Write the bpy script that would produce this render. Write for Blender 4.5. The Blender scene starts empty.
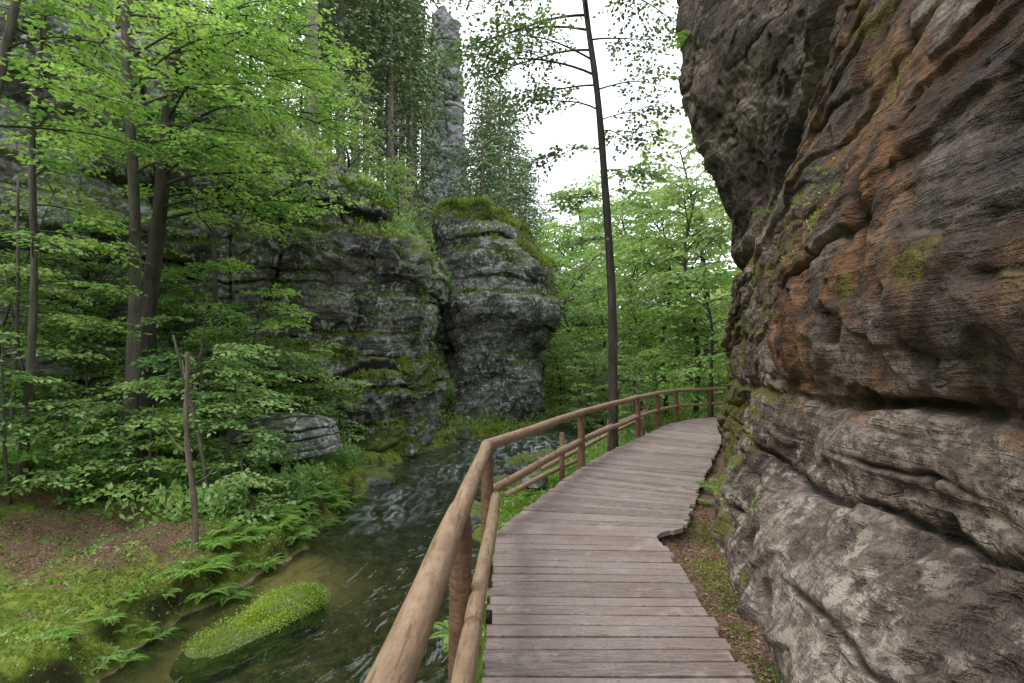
import bpy, math, random, numpy as np
from mathutils import Euler
rng=np.random.default_rng(7); random.seed(7)
F=550.; HY=365.; CZ=1.6
PI=math.pi
def at(px,py,Y): return np.array([(px-512)*Y/F, Y, CZ-(py-HY)*Y/F])
scene=bpy.context.scene; COL=scene.collection
# ------------------------------------------------------------ helpers
def sm(t): t=np.clip(t,0,1); return t*t*(3-2*t)
def bump1(d): return np.exp(-d*d)
_G=np.array([[1,1,0],[-1,1,0],[1,-1,0],[-1,-1,0],[1,0,1],[-1,0,1],[1,0,-1],[-1,0,-1],[0,1,1],[0,-1,1],[0,1,-1],[0,-1,-1],[1,1,0],[-1,1,0],[0,-1,1],[0,-1,-1]],float)
def _hash(i,j,k):
    n=(i.astype(np.int64)*73856093)^(j.astype(np.int64)*19349663)^(k.astype(np.int64)*83492791)
    n=n&0xffffffff; n=((n>>13)^n)*0x5bd1e995&0xffffffff; n=((n>>15)^n)*0x27d4eb2d&0xffffffff
    return ((n>>11)^n)&15
def perlin(P):
    P=np.asarray(P,float); I=np.floor(P); f=P-I; u=f*f*f*(f*(f*6-15)+10)
    out=0
    for a in (0,1):
        wx=u[...,0] if a else 1-u[...,0]
        for b in (0,1):
            wy=u[...,1] if b else 1-u[...,1]
            for c in (0,1):
                wz=u[...,2] if c else 1-u[...,2]
                g=_G[_hash(I[...,0]+a,I[...,1]+b,I[...,2]+c)]
                out=out+wx*wy*wz*(g[...,0]*(f[...,0]-a)+g[...,1]*(f[...,1]-b)+g[...,2]*(f[...,2]-c))
    return out
def fbm(P,o=4,gain=.5):
    s=0;a=1;P=np.asarray(P,float)
    for i in range(o): s=s+a*perlin(P*2.03**i+i*17.3); a*=gain
    return s
def tag(o,label,cat=None,group=None,kind=None):
    o['label']=label
    if cat: o['category']=cat
    if group: o['group']=group
    if kind: o['kind']=kind
    return o
def mk(name,V,Fc,mat,parent=None,smooth=True,attrs=None):
    V=np.ascontiguousarray(V,dtype=np.float32).reshape(-1,3); Fc=np.ascontiguousarray(Fc,dtype=np.int32)
    M,k=Fc.shape
    me=bpy.data.meshes.new(name); me.vertices.add(len(V)); me.vertices.foreach_set('co',V.ravel())
    me.loops.add(M*k); me.loops.foreach_set('vertex_index',Fc.ravel())
    me.polygons.add(M); me.polygons.foreach_set('loop_start',np.arange(M,dtype=np.int32)*k)
    me.polygons.foreach_set('use_smooth',np.full(M,smooth,dtype=bool))
    for an,av in (attrs or {}).items():
        a=me.attributes.new(an,'FLOAT','POINT'); a.data.foreach_set('value',np.ascontiguousarray(av,dtype=np.float32).ravel())
    me.update(calc_edges=True); me.materials.append(mat)
    o=bpy.data.objects.new(name,me); COL.objects.link(o)
    if parent: o.parent=parent
    return o
def root(name,loc,label,cat,group=None,rz=0):
    o=bpy.data.objects.new(name,None); COL.objects.link(o); o.location=loc; o.rotation_euler=(0,0,rz); o.empty_display_size=.2
    return tag(o,label,cat,group)
def dup(r,loc,rz,sc,label,group=None):
    n=r.copy(); COL.objects.link(n); n.location=loc; n.rotation_euler=(0,0,rz); n.scale=(sc,)*3 if not hasattr(sc,'__len__') else sc
    n['label']=label
    if group: n['group']=group
    elif 'group' in n: del n['group']
    for ch in list(r.children):
        c=ch.copy(); COL.objects.link(c); c.parent=n
    return n
class MB:
    def __init__(s): s.V=[];s.F=[];s.T=[];s.n=0
    def add(s,V,Fc,t=0.5):
        V=np.asarray(V,float).reshape(-1,3); s.V.append(V); s.F.append(np.asarray(Fc)+s.n); s.T.append(np.full(len(V),t)); s.n+=len(V)
    def tube(s,P,R,n=8,t=.5,cap=True):
        P=np.asarray(P,float); R=np.broadcast_to(np.asarray(R,float),(len(P),)).copy()
        if cap:
            P=np.vstack([P[:1],P,P[-1:]]); R=np.concatenate([[.0008],R,[.0008]])
        T=np.gradient(P,axis=0)
        if cap: T[0]=T[1]=P[2]-P[1]; T[-1]=T[-2]=P[-2]-P[-3]
        T/=np.linalg.norm(T,axis=1)[:,None]+1e-9
        md=np.abs(P[-1]-P[0]); ref=np.array([1.,0,0]) if md[2]>max(md[0],md[1]) else np.array([0,0,1.])
        N=np.cross(T,ref); N/=np.linalg.norm(N,axis=1)[:,None]+1e-9; B=np.cross(T,N)
        a=np.arange(n)/n*2*PI
        V=P[:,None]+R[:,None,None]*(np.cos(a)[None,:,None]*N[:,None]+np.sin(a)[None,:,None]*B[:,None])
        m=len(P); i=np.arange(m-1)[:,None]*n; j=np.arange(n)[None]; j2=(j+1)%n
        Fc=np.stack([i+j,i+j2,i+n+j2,i+n+j],-1).reshape(-1,4)
        s.add(V,Fc,t)
    def build(s,name,mat,parent=None,smooth=True):
        return mk(name,np.vstack(s.V),np.vstack(s.F),mat,parent,smooth,{'tint':np.concatenate(s.T)})
# ------------------------------------------------------------ materials
class G:
    def __init__(s,name):
        s.m=bpy.data.materials.new(name); s.m.use_nodes=True; s.t=s.m.node_tree; s.t.nodes.clear()
        s.out=s.t.nodes.new('ShaderNodeOutputMaterial')
        s.geo=s.t.nodes.new('ShaderNodeNewGeometry'); s.pos=s.geo.outputs['Position']
    def put(s,sock,v):
        if isinstance(v,bpy.types.NodeSocket): s.t.links.new(v,sock)
        else:
            if hasattr(v,'__len__') and len(v)==3 and sock.type=='RGBA': v=(*v,1)
            sock.default_value=v
    def n(s,typ,props=None,**k):
        nd=s.t.nodes.new(typ)
        for a,b in (props or {}).items(): setattr(nd,a,b)
        for a,b in k.items():
            s.put(nd.inputs[int(a[1:])] if a[0]=='i' and a[1:].isdigit() else nd.inputs[a.replace('_',' ')],b)
        return nd
    def math(s,op,a,b=0.,c=0.):
        nd=s.t.nodes.new('ShaderNodeMath'); nd.operation=op; s.put(nd.inputs[0],a); s.put(nd.inputs[1],b); s.put(nd.inputs[2],c); return nd.outputs[0]
    def noise(s,scale,det=6,rough=.6,sc=(1,1,1),dist=0,vec=None,rot=None):
        v=vec or s.pos
        if rot: v=s.n('ShaderNodeMapping',Vector=v,Rotation=rot).outputs[0]
        if sc!=(1,1,1): v=s.n('ShaderNodeMapping',Vector=v,Scale=sc).outputs[0]
        return s.n('ShaderNodeTexNoise',Vector=v,Scale=scale,Detail=det,Roughness=rough,Distortion=dist).outputs[0]
    def step(s,v,a,b,lo=0.,hi=1.):
        nd=s.n('ShaderNodeMapRange',{'interpolation_type':'SMOOTHSTEP'},Value=v); nd.inputs[1].default_value=a; nd.inputs[2].default_value=b; nd.inputs[3].default_value=lo; nd.inputs[4].default_value=hi
        return nd.outputs[0]
    def mix(s,f,a,b,mode='MIX'):
        nd=s.t.nodes.new('ShaderNodeMix'); nd.data_type='RGBA'; nd.blend_type=mode; s.put(nd.inputs[0],f); s.put(nd.inputs[6],a); s.put(nd.inputs[7],b); return nd.outputs[2]
    def attr(s,a): return s.n('ShaderNodeAttribute',{'attribute_name':a}).outputs['Fac']
    def ramp(s,v,stops):
        nd=s.n('ShaderNodeValToRGB',Fac=v); e=nd.color_ramp.elements
        while len(e)<len(stops): e.new(.5)
        for q,(p,c) in zip(e,stops): q.position=p; q.color=(*c,1)
        return nd.outputs[0]
    def bump(s,h,st,d,nrm=None):
        nd=s.n('ShaderNodeBump',Height=h,Strength=st,Distance=d)
        if nrm: s.put(nd.inputs['Normal'],nrm)
        return nd.outputs[0]
    def pbr(s,col,rough=.8,nrm=None,spec=.3):
        nd=s.n('ShaderNodeBsdfPrincipled'); s.put(nd.inputs['Base Color'],col); s.put(nd.inputs['Roughness'],rough); s.put(nd.inputs['Specular IOR Level'],spec)
        if nrm: s.put(nd.inputs['Normal'],nrm)
        return nd.outputs[0]
    def end(s,sh): s.t.links.new(sh,s.out.inputs[0]); return s.m

def rock_mat(name,dark,mid,pale,mossc,rustc=(.15,.07,.032),crack=.5):
    g=G(name)
    n1=g.attr('large'); st=g.noise(3.,4,.7,(.35,.35,4.6),.3)
    n2=g.noise(10,5,.75); nm=g.noise(3.2,6,.75); n3=g.noise(60,3,.7)
    wv=g.n('ShaderNodeMapping',Vector=g.pos,Scale=(.45,.45,1.3))
    nz_=g.n('ShaderNodeTexNoise',Vector=wv.outputs[0],Scale=2.5,Detail=3,Roughness=.6)
    av=g.n('ShaderNodeVectorMath',{'operation':'MULTIPLY_ADD'},i0=nz_.outputs['Color'],i1=(.8,.8,.8),i2=wv.outputs[0])
    vo=g.n('ShaderNodeTexVoronoi',{'feature':'DISTANCE_TO_EDGE'},Vector=av.outputs[0],Scale=1.5).outputs['Distance']
    ck=g.math('MULTIPLY',g.step(vo,.0,.03,1,0),g.step(nm,.46,.6))
    f=g.math('ADD',g.math('MULTIPLY',n1,.42),g.math('ADD',g.math('MULTIPLY',st,.28),g.math('MULTIPLY',nm,.30)))
    col=g.ramp(f,[(.35,dark),(.48,mid),(.61,pale)])
    col=g.mix(g.step(n2,.42,.58,.6,0),col,g.mix(.6,dark,(.0,.0,.0)))
    col=g.mix(g.step(n3,.45,.7,0,.3),col,g.mix(.5,pale,mid))
    li=g.math('MULTIPLY',g.step(g.math('ADD',g.math('MULTIPLY',nm,.6),g.math('MULTIPLY',n2,.4)),.52,.57),g.attr('pale'))
    col=g.mix(g.math('MINIMUM',li,.75),col,g.mix(n2,pale,(pale[0]*1.6,pale[1]*1.75,pale[2]*1.85)))
    ru=g.step(g.math('ADD',g.math('MULTIPLY',n2,.62),g.math('MULTIPLY',g.attr('rust'),.38)),.42,.60)
    col=g.mix(g.math('MULTIPLY',ru,.75),col,g.mix(g.step(nm,.4,.62),(rustc[0]*.40,rustc[1]*.48,rustc[2]*.6),(rustc[0]*1.5,rustc[1]*1.4,rustc[2]*1.1)))
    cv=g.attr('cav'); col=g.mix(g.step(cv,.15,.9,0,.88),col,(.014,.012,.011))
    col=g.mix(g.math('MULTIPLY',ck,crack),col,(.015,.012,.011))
    nz=g.n('ShaderNodeSeparateXYZ',Vector=g.geo.outputs['Normal']).outputs[2]
    up=g.step(nz,.25,.75)
    sel=g.math('MAXIMUM',g.attr('moss'),g.math('MULTIPLY',up,g.attr('mossup')))
    ms=g.step(g.math('ADD',g.math('MULTIPLY',n2,.5),g.math('MULTIPLY',sel,.5)),.46,.60)
    mc=g.mix(g.step(n3,.35,.65),mossc,(mossc[0]*3.,mossc[1]*2.4,mossc[2]*1.6))
    col=g.mix(g.math('MULTIPLY',ms,.85),col,mc)
    h=g.math('ADD',g.math('MULTIPLY',nm,.11),g.math('ADD',g.math('MULTIPLY',n2,.06),g.math('ADD',g.math('MULTIPLY',n3,.011),g.math('ADD',g.math('MULTIPLY',st,.07),g.math('MULTIPLY',ck,-.02)))))
    return g.end(g.pbr(col,.85,g.bump(h,.9,1.),.3))
M={}
M['rock_right']=rock_mat('brown_sandstone',(.048,.038,.032),(.15,.113,.09),(.35,.285,.235),(.060,.066,.010),crack=.5)
M['rock_left']=rock_mat('grey_sandstone',(.055,.057,.052),(.20,.205,.182),(.46,.46,.42),(.06,.095,.015),crack=.5)
M['rock_far']=rock_mat('hazy_grey_sandstone',(.10,.105,.11),(.20,.21,.21),(.33,.34,.34),(.12,.15,.08),crack=.3)  # distance haze is painted into these paler, flatter rock colours
def leaf_mat(name,a,b,tr=.38,trc=None):
    g=G(name); t=g.attr('tint')
    col=g.mix(t,a,b)
    p=g.n('ShaderNodeBsdfDiffuse',Color=col).outputs[0]
    if not tr: return g.end(p)
    tc=g.mix(1.,col,trc or (1.4,1.4,1.),'MULTIPLY')
    tl=g.n('ShaderNodeBsdfTranslucent',Color=tc).outputs[0]
    gl=g.n('ShaderNodeBsdfGlossy',Color=(1,1,1),Roughness=.45).outputs[0]
    m=g.n('ShaderNodeMixShader',i0=tr,i1=p,i2=tl).outputs[0]
    return g.end(g.n('ShaderNodeMixShader',i0=.05,i1=m,i2=gl).outputs[0])
M['leaf_bright']=leaf_mat('bright_leaves',(.13,.28,.055),(.38,.56,.15),.5)
M['leaf_mid']=leaf_mat('mid_green_leaves',(.12,.27,.08),(.37,.54,.17),.47)
M['leaf_far']=leaf_mat('soft_green_leaves',(.16,.27,.08),(.38,.52,.18),.47)
M['leaf_dark']=leaf_mat('alder_leaves',(.06,.12,.04),(.19,.30,.09),.4)
M['needle']=leaf_mat('hazy_spruce_needles',(.10,.155,.085),(.26,.34,.17),0)  # needle greens lightened so the colour itself carries the haze
M['fern']=leaf_mat('fern_leaves',(.09,.22,.03),(.28,.46,.08),.4)
M['grass']=leaf_mat('moss_and_herbs',(.07,.12,.012),(.30,.37,.05),.3)
M['moss_bright']=leaf_mat('bright_stream_moss',(.15,.26,.02),(.40,.54,.06),.3)
def bark(name,a,b,moss=0.):
    g=G(name); n=g.noise(9,5,.7,(1,1,.25)); n2=g.noise(3,3)
    col=g.ramp(n,[(.3,a),(.7,b)])
    if moss: col=g.mix(g.step(n2,.5,.65,0,moss),col,(.05,.09,.015))
    return g.end(g.pbr(col,.9,g.bump(n,.8,.03),.2))
M['bark']=bark('beech_bark',(.045,.038,.034),(.17,.15,.13),.35)
M['bark_dark']=bark('dark_bark',(.028,.022,.02),(.10,.085,.075),.15)
M['bark_spruce']=bark('spruce_bark',(.10,.08,.07),(.28,.24,.21))
M['dead']=bark('bare_dead_wood',(.07,.052,.042),(.27,.21,.17))
def log_mat(name,a,b,c):
    g=G(name)
    n=g.noise(6,7,.7,(3,1,6),.3); n2=g.noise(2.5,4,.6); n3=g.noise(60,3,.6)
    col=g.ramp(n,[(.28,a),(.5,b),(.75,c)]); col=g.mix(g.step(n2,.50,.66,0,.3),col,a)
    col=g.mix(g.step(g.noise(26,5,.75),.56,.70,0,.4),col,(a[0]*.5,a[1]*.5,a[2]*.5))
    col=g.mix(g.step(g.attr('tint'),.0,.3,1,0),col,(.012,.01,.009))
    ck=g.step(g.noise(7,3,.5,(7,.3,7),.1),.60,.64)
    col=g.mix(g.math('MULTIPLY',ck,.5),col,(.05,.03,.02))
    return g.end(g.pbr(col,.65,g.bump(n3,.4,.004,g.bump(n,.6,.015)),.3))
M['log']=log_mat('peeled_log',(.18,.115,.066),(.325,.22,.138),(.44,.32,.215))
M['post']=log_mat('stained_post',(.085,.045,.027),(.19,.108,.064),(.29,.18,.115))
def plank_mat():
    g=G('weathered_planks'); t=g.attr('tint')
    n=g.noise(5,7,.75,(1,10,1)); n2=g.noise(1.1,4); n3=g.noise(30,5,.75,(1,5,1)); n4=g.noise(2.6,8,.75)
    col=g.mix(t,(.14,.103,.09),(.32,.25,.224))
    col=g.mix(g.step(n,.38,.62,0,.6),col,(.39,.32,.29)); col=g.mix(g.step(n3,.50,.64,0,.65),col,(.075,.05,.042))
    col=g.mix(g.step(n2,.45,.65,0,.4),col,(.17,.115,.095))
    col=g.mix(g.step(n4,.54,.62,0,.45),col,(.43,.365,.33))
    col=g.mix(g.step(t,-.9,-.5,1,0),col,(.02,.018,.016))
    return g.end(g.pbr(col,g.step(n,.3,.7,.75,.5),g.bump(n3,.7,.006,g.bump(n,.6,.01)),.35))
M['plank']=plank_mat()
def ground_mat():
    g=G('forest_floor')
    z=g.n('ShaderNodeSeparateXYZ',Vector=g.pos).outputs[2]
    nz=g.n('ShaderNodeSeparateXYZ',Vector=g.geo.outputs['Normal']).outputs[2]
    n1=g.noise(2.2,6,.75); n2=g.noise(11,6,.7); n3=g.noise(55,3,.7)
    moss=g.ramp(n2,[(.3,(.045,.07,.012)),(.5,(.13,.185,.025)),(.72,(.29,.35,.06))])
    soil=g.ramp(n3,[(.3,(.045,.03,.02)),(.5,(.15,.098,.066)),(.7,(.31,.21,.14))])
    f=g.math('ADD',g.math('MULTIPLY',g.attr('litter'),.34),g.math('MULTIPLY',n1,.95))
    col=g.mix(g.step(f,.53,.66),moss,soil)
    col=g.mix(g.step(nz,.6,.35),col,g.mix(n2,(.02,.017,.010),(.07,.07,.025)))
    bed=g.ramp(g.noise(6,6,.75),[(.34,(.04,.036,.02)),(.5,(.13,.112,.06)),(.66,(.30,.25,.15))])
    sand=g.mix(n3,(.52,.36,.21),(.70,.52,.34))
    bed=g.mix(g.attr('sand'),bed,sand)
    col=g.mix(g.step(z,-1.2,-1.14,1,0),col,bed)
    return g.end(g.pbr(col,.95,g.bump(g.math('ADD',g.math('MULTIPLY',n3,.014),g.math('MULTIPLY',n2,.05)),.9,1.),.15))
M['ground']=ground_mat()
def water_mat():
    g=G('stream_water')
    w1=g.noise(2.0,3,.5,(1.5,.8,1),1.0); w2=g.noise(9,3,.5,(1.3,.7,1),.5)
    rip=g.attr('foam')
    nn=g.bump(g.math('ADD',g.math('MULTIPLY',w1,.11),g.math('MULTIPLY',w2,g.math('ADD',.009,g.math('MULTIPLY',rip,.018)))),.8,1.)
    tr=g.n('ShaderNodeBsdfTransparent',Color=(.66,.73,.56)).outputs[0]
    gl=g.n('ShaderNodeBsdfGlossy',Color=(.95,.97,1),Roughness=.05,Normal=nn).outputs[0]
    df=g.n('ShaderNodeBsdfDiffuse',Color=(.012,.026,.016)).outputs[0]
    body=g.n('ShaderNodeMixShader',i0=.2,i1=tr,i2=df).outputs[0]
    fr=g.n('ShaderNodeFresnel',IOR=1.45,Normal=nn).outputs[0]
    sh=g.n('ShaderNodeMixShader',i0=fr,i1=body,i2=gl).outputs[0]
    fm=g.math('MULTIPLY',g.step(g.noise(1.9,7,.66,(2.2,.6,1),1.2),.44,.76),rip)
    wh=g.n('ShaderNodeBsdfDiffuse',Color=(.50,.57,.61),Normal=nn).outputs[0]
    return g.end(g.n('ShaderNodeMixShader',i0=g.math('MINIMUM',fm,.6),i1=sh,i2=wh).outputs[0])
M['water']=water_mat()
# ------------------------------------------------------------ terrain maths
LY=[-20,2,4,6,8,10,13,16,18,21,23,25,30,45,140]; LX=[-4.4,-4.0,-3.8,-3.45,-3.2,-3.3,-3.3,-3.2,-2.6,-1.5,.6,2.2,3.0,3,6]
RY=[-20,2,5,8,9.5,11.4,13.4,17,20,23,26,30,45,140]; RX=[-.8,-.5,-.4,-.55,-.75,-.55,.25,2.0,3.2,4.0,4.8,5.6,6.5,10]
DLY=[-20,5.3,7.9,9.8,12.5,14.8,16.6,18.2,19,60]; DLX=[-.15,-.14,.80,1.6,3.0,4.15,5.6,8.8,12,12]
CL=np.array([(-24,-10),(-16,7),(-12,9.8),(-9,12.8),(-6.5,14.7),(-4.5,15.7),(-3.5,17.1),(-3.35,19.2),(-3.4,22),(-3.3,25.5),(-3.2,32),(-1.2,45),(1.5,60),(5,90),(8,140)],float)
CR=np.array([(2.0,-12),(2.0,0),(2.1,2.5),(2.8,5),(3.7,7.5),(4.6,9.5),(5.3,11),(6.4,12.0),(11,12.8),(15,20),(16,35),(18,60),(25,140)],float)
def sdist(x,y,poly):
    best=np.full(x.shape,1e9); sg=np.zeros(x.shape)
    for a,b in zip(poly[:-1],poly[1:]):
        d=b-a; L2=d@d; t=np.clip(((x-a[0])*d[0]+(y-a[1])*d[1])/L2,0,1)
        dx=x-a[0]-t*d[0]; dy=y-a[1]-t*d[1]; dd=np.hypot(dx,dy)
        c=d[0]*(y-a[1])-d[1]*(x-a[0]); m=dd<best-1e-9
        best=np.where(m,dd,best); sg=np.where(m,np.sign(c),sg)
    return best*sg
def ground(x,y):
    x=np.asarray(x,float); y=np.asarray(y,float); P=np.stack([x,y,0*x],-1)
    nb=perlin(P*.9+3.1)*.26+perlin(P*2.7)*.16+perlin(P*6.)*.05
    l=np.interp(y,LY,LX)+nb; r=np.interp(y,RY,RX)+nb
    dl=l-x; dr=x-r
    n=fbm(P*.8,3)*.13+fbm(P*4,3)*.045
    bed=-1.25-.24*np.sin(PI*np.clip((x-l)/(r-l+1e-6),0,1))+n*.8+.19*bump1(np.hypot((x+2.72)/.45,(y-7.25)/.8))
    bed=np.minimum(bed,-1.212)
    left=-1.27+.44*sm(dl/.40)+.09*dl+.32*np.maximum(dl-3.3,0)+n*1.2*sm(dl/.5)
    ddk=x-np.interp(y,DLY,DLX)
    right=-1.27+.30*sm(dr/.5)+n*.9*sm(dr/.5)+np.maximum(.85*sm((ddk+.9)/1.3),.5*sm((y-19)/4)*sm(dr/2.))
    right=np.minimum(right,-.09)
    h=np.where(dl>0,left,np.where(dr>0,right,bed))
    db=sdist(x,y,CL); hl=np.minimum(np.clip((db-.5)*4,0,None),6.3*(1+.35*sm((-x-7)/4)))+.8*np.clip(db-2,0,24)-.2
    hl=hl+np.clip(db-2,0,1)*fbm(P*.25,4)*1.2
    h=np.where(db>.5,np.maximum(h,hl),np.minimum(h,3.5))
    dR=-sdist(x,y,CR); hr=np.minimum(np.clip((dR-.8)*3,0,None),7)+.6*np.clip(dR-3,0,20)
    h=np.where(dR>.8,np.maximum(h,hr),h)
    return h
def gz(x,y): return float(ground(np.array([x]),np.array([y]))[0])
xs=np.concatenate([[-400,-200,-100],np.linspace(-60,-16,60),np.linspace(-15.8,-6,60),np.linspace(-5.95,5,250),np.linspace(5.1,12,40),np.linspace(12.5,60,50),[100,200,400]])
ys=np.concatenate([[-300,-100,-40],np.linspace(-15,0,30),np.linspace(.1,12,260),np.linspace(12.1,30,140),np.linspace(30.5,120,120),[160,250,500]])
X,Y=np.meshgrid(xs,ys,indexing='ij'); Z=ground(X,Y)
def gridfaces(a,b):
    i=np.arange(a-1)[:,None]*b; j=np.arange(b-1)[None]
    return np.stack([i+j,i+b+j,i+b+j+1,i+j+1],-1).reshape(-1,4)
lit=bump1(np.hypot((X+5.2)/1.2,(Y-7.1)/.9))+ (X>np.interp(Y,DLY,DLX)+.5)*(Y<12)*.8+bump1(np.hypot((X+7.5)/2.,(Y-8.5)/1.2))*.6
snd=bump1(np.hypot((X+2.72)/.55,(Y-7.25)/.9))*1.6+bump1(np.hypot((X+3.2)/.4,(Y-5)/1.3))*.7
tag(mk('ground',np.stack([X,Y,Z],-1),gridfaces(*X.shape),M['ground'],None,True,{'litter':lit,'sand':np.clip(snd,0,1)}),'mossy forest floor and stream banks covered with litter',kind='structure')
xs=np.linspace(-6,9,150); ys=np.linspace(-8,42,420); X,Y=np.meshgrid(xs,ys,indexing='ij')
P=np.stack([X,Y,0*X],-1); 
foam=bump1(np.hypot((X+2.4)/.7,(Y-11.0)/1.5))*.8+bump1(np.hypot((X+1.3)/1.0,(Y-14.5)/1.6))*.75+bump1(np.hypot((X-.3)/1.9,(Y-19.5)/3.))*1.2
Z=-1.2+fbm(P*np.array([1.6,1.1,1]),3)*(.010+.03*np.clip(foam,0,1))
tag(mk('water',np.stack([X,Y,Z],-1),gridfaces(*X.shape),M['water'],None,True,{'foam':np.clip(foam,0,1)}),'dark clear stream with white riffles flowing through the gorge',kind='structure')
# ------------------------------------------------------------ rocks
def hermite(k,V,q):
    k=np.asarray(k,float); m=np.gradient(V,k,axis=0)
    i=np.clip(np.searchsorted(k,q)-1,0,len(k)-2); h=(k[i+1]-k[i]); t=(q-k[i])/h
    sh=(-1,)+(1,)*(V.ndim-1); t=t.reshape(sh); h=h.reshape(sh)
    return (2*t**3-3*t**2+1)*V[i]+(t**3-2*t**2+t)*h*m[i]+(-2*t**3+3*t**2)*V[i+1]+(t**3-t**2)*h*m[i+1]
def normals(P,flip):
    du=np.gradient(P,axis=0); dv=np.gradient(P,axis=1); N=np.cross(du,dv); N/=np.linalg.norm(N,axis=-1,keepdims=True)+1e-9
    return N*flip
def layers(w,rg,space,slab,off,nw,mod,sq=1.):
    zs=[w.min()-1.]
    while zs[-1]<w.max()+1: zs.append(zs[-1]+space*rg.uniform(.35,1.7))
    zs=np.array(zs); i=np.clip(np.searchsorted(zs,w)-1,0,len(zs)-2); th=zs[i+1]-zs[i]; t=(w-zs[i])/th
    face=1-np.abs(2*t-1)**(np.clip(th*8,2.5,7)*sq)
    d=slab*np.minimum(th,1.)*face*mod
    o=rg.uniform(-1,1,len(zs)); kn=np.stack([zs[:-1]+.02,zs[1:]-.02],1).ravel(); kv=np.repeat(o[:-1],2)
    d=d+off*np.interp(w,kn,kv)*mod
    dist=np.minimum(t,1-t)*th
    return d, bump1(dist/nw)*mod
def rockdisp(P,seed=0,amp=1.,slab=.25,off=.12,space=.9,fine=1.,joint=.25,crisp=0.,warp=.22,sub=.05,subspace=.22,ytilt=0.,nw=.045,sq=1.,pits=1.,modmin=.15):
    Q=P+seed*13.7; rg=np.random.default_rng(seed+5)
    w=P[...,2]+warp*fbm(Q*.45,3)+.03*fbm(Q*2.2,2)+ytilt*P[...,1]
    big=fbm(Q*.38,3); d=amp*.45*big
    mod=np.clip(.65+1.3*perlin(Q*.4+4),modmin,1.1)
    dd,cav=layers(w,rg,space,slab,off,nw,mod,sq); d=d+dd
    m2=np.clip(.5+1.6*perlin(Q*.6+40),modmin*.6,1)
    dd,c2=layers(w+.02*perlin(Q*3),rg,subspace,sub*2.5,sub*.7,nw*.4,m2); d=d+dd; cav=np.maximum(cav,c2*.65)
    r=1-np.abs(perlin(Q*np.array([.5,.5,.09])+5))
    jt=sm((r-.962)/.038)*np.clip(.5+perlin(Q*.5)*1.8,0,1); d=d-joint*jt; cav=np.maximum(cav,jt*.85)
    rd=1-2*np.abs(fbm(Q*np.array([.8,.8,1.3]),3)); d=d+fine*.07*rd
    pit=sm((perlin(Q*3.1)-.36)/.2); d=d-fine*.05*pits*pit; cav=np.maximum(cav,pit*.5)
    if pits>1:
        pit=sm((perlin(Q*np.array([6.,6,8])+9)-.28)/.2)*np.clip(.35+perlin(Q*.8+70)*2.2,0,1); d=d-.022*pits*pit; cav=np.maximum(cav,pit*.6)
    d=d+fine*.022*fbm(Q*6,3)
    if crisp:
        f1=fbm(Q*np.array([.8,.8,.7])+3,2)*2.6; st=np.floor(f1)+sm((f1-np.floor(f1))/.10)
        d=d+crisp*.09*st
        cav=np.maximum(cav,bump1((f1-np.floor(f1)-.03)/.04)*.4*min(1,crisp))
    lg=np.clip(.5+.55*fbm(Q*np.array([.7,.7,1.1])+60,3),0,1)
    return d,cav,lg
def patch(name,net,ku,kv,qu,qv,mat,flip,label,parent=None,kind='structure',cat=None,mossup=1.,pale=.5,rust=0.,masks=None,extra=None,**kw):
    V=hermite(kv,np.swapaxes(net,0,1),qv)
    V=hermite(ku,np.swapaxes(V,0,1),qu)
    N=normals(V,flip); d,cav,lg=rockdisp(V,**kw)
    if extra is not None: d,cav=extra(V,d,cav)
    Pn=V+N*d[...,None]; N2=normals(Pn,flip)
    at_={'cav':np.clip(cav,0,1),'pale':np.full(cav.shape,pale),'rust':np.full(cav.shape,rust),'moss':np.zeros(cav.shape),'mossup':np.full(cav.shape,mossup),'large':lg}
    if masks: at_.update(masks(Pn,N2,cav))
    Fc=gridfaces(*cav.shape)
    if flip<0: Fc=Fc[:,::-1]
    o=mk(name,Pn,Fc,mat,parent,True,at_)
    tag(o,label,cat,None,kind)
    return o,Pn.reshape(-1,3),N2.reshape(-1,3)
# right wall
zk=[-1.2,0,.45,.8,1.1,1.35,1.7,2.4,3.2,4.2,5.2,6.5,9,13,15]
yk=[-3,0,2.5,5,7.5,9.5,11,11.9,12.4,12.8]
XT=np.array([
[1.4,1.4,1.38,1.95,2.92,3.85,4.35],
[1.5,1.5,1.47,2.03,3.0,3.9,4.4],
[1.8,1.8,1.76,2.2,3.07,3.95,4.4],
[2.1,2.1,2.08,2.45,3.2,4.0,4.45],
[2.12,2.12,2.12,2.5,3.25,4.05,4.47],
[2.24,2.24,2.24,2.6,3.32,4.1,4.5],
[2.12,2.12,2.12,2.55,3.32,4.1,4.5],
[2.2,2.2,2.25,2.68,3.4,4.1,4.5],
[2.45,2.45,2.5,2.88,3.5,4.2,4.55],
[2.8,2.8,2.85,3.15,3.85,4.7,4.8],
[3.2,3.2,3.25,3.5,4.2,4.45,4.3],
[3.8,3.8,3.85,4.1,3.93,3.75,3.7],
[4.7,4.7,4.7,4.5,4.1,3.7,3.4],
[5.6,5.6,5.6,5.1,4.4,3.85,3.5],
[7.5,7.5,7.5,7,6.5,6,5.6]])
net=np.zeros((len(yk),len(zk),3))
for i,yy in enumerate(yk):
    for j,zz in enumerate(zk):
        if i<7: net[i,j]=(XT[j,i],yy,zz)
        else: net[i,j]=(XT[j,6]+[.55,2.2,6][i-7],yy,zz)
qu=np.concatenate([np.linspace(-3,1.4,40),np.linspace(1.45,6,390),np.linspace(6.02,11,270),np.linspace(11.02,12.8,60)])
qv=np.concatenate([np.linspace(-1.2,0,25),np.linspace(.01,3.2,350),np.linspace(3.22,7.5,290),np.linspace(7.55,15,100)])
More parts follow.
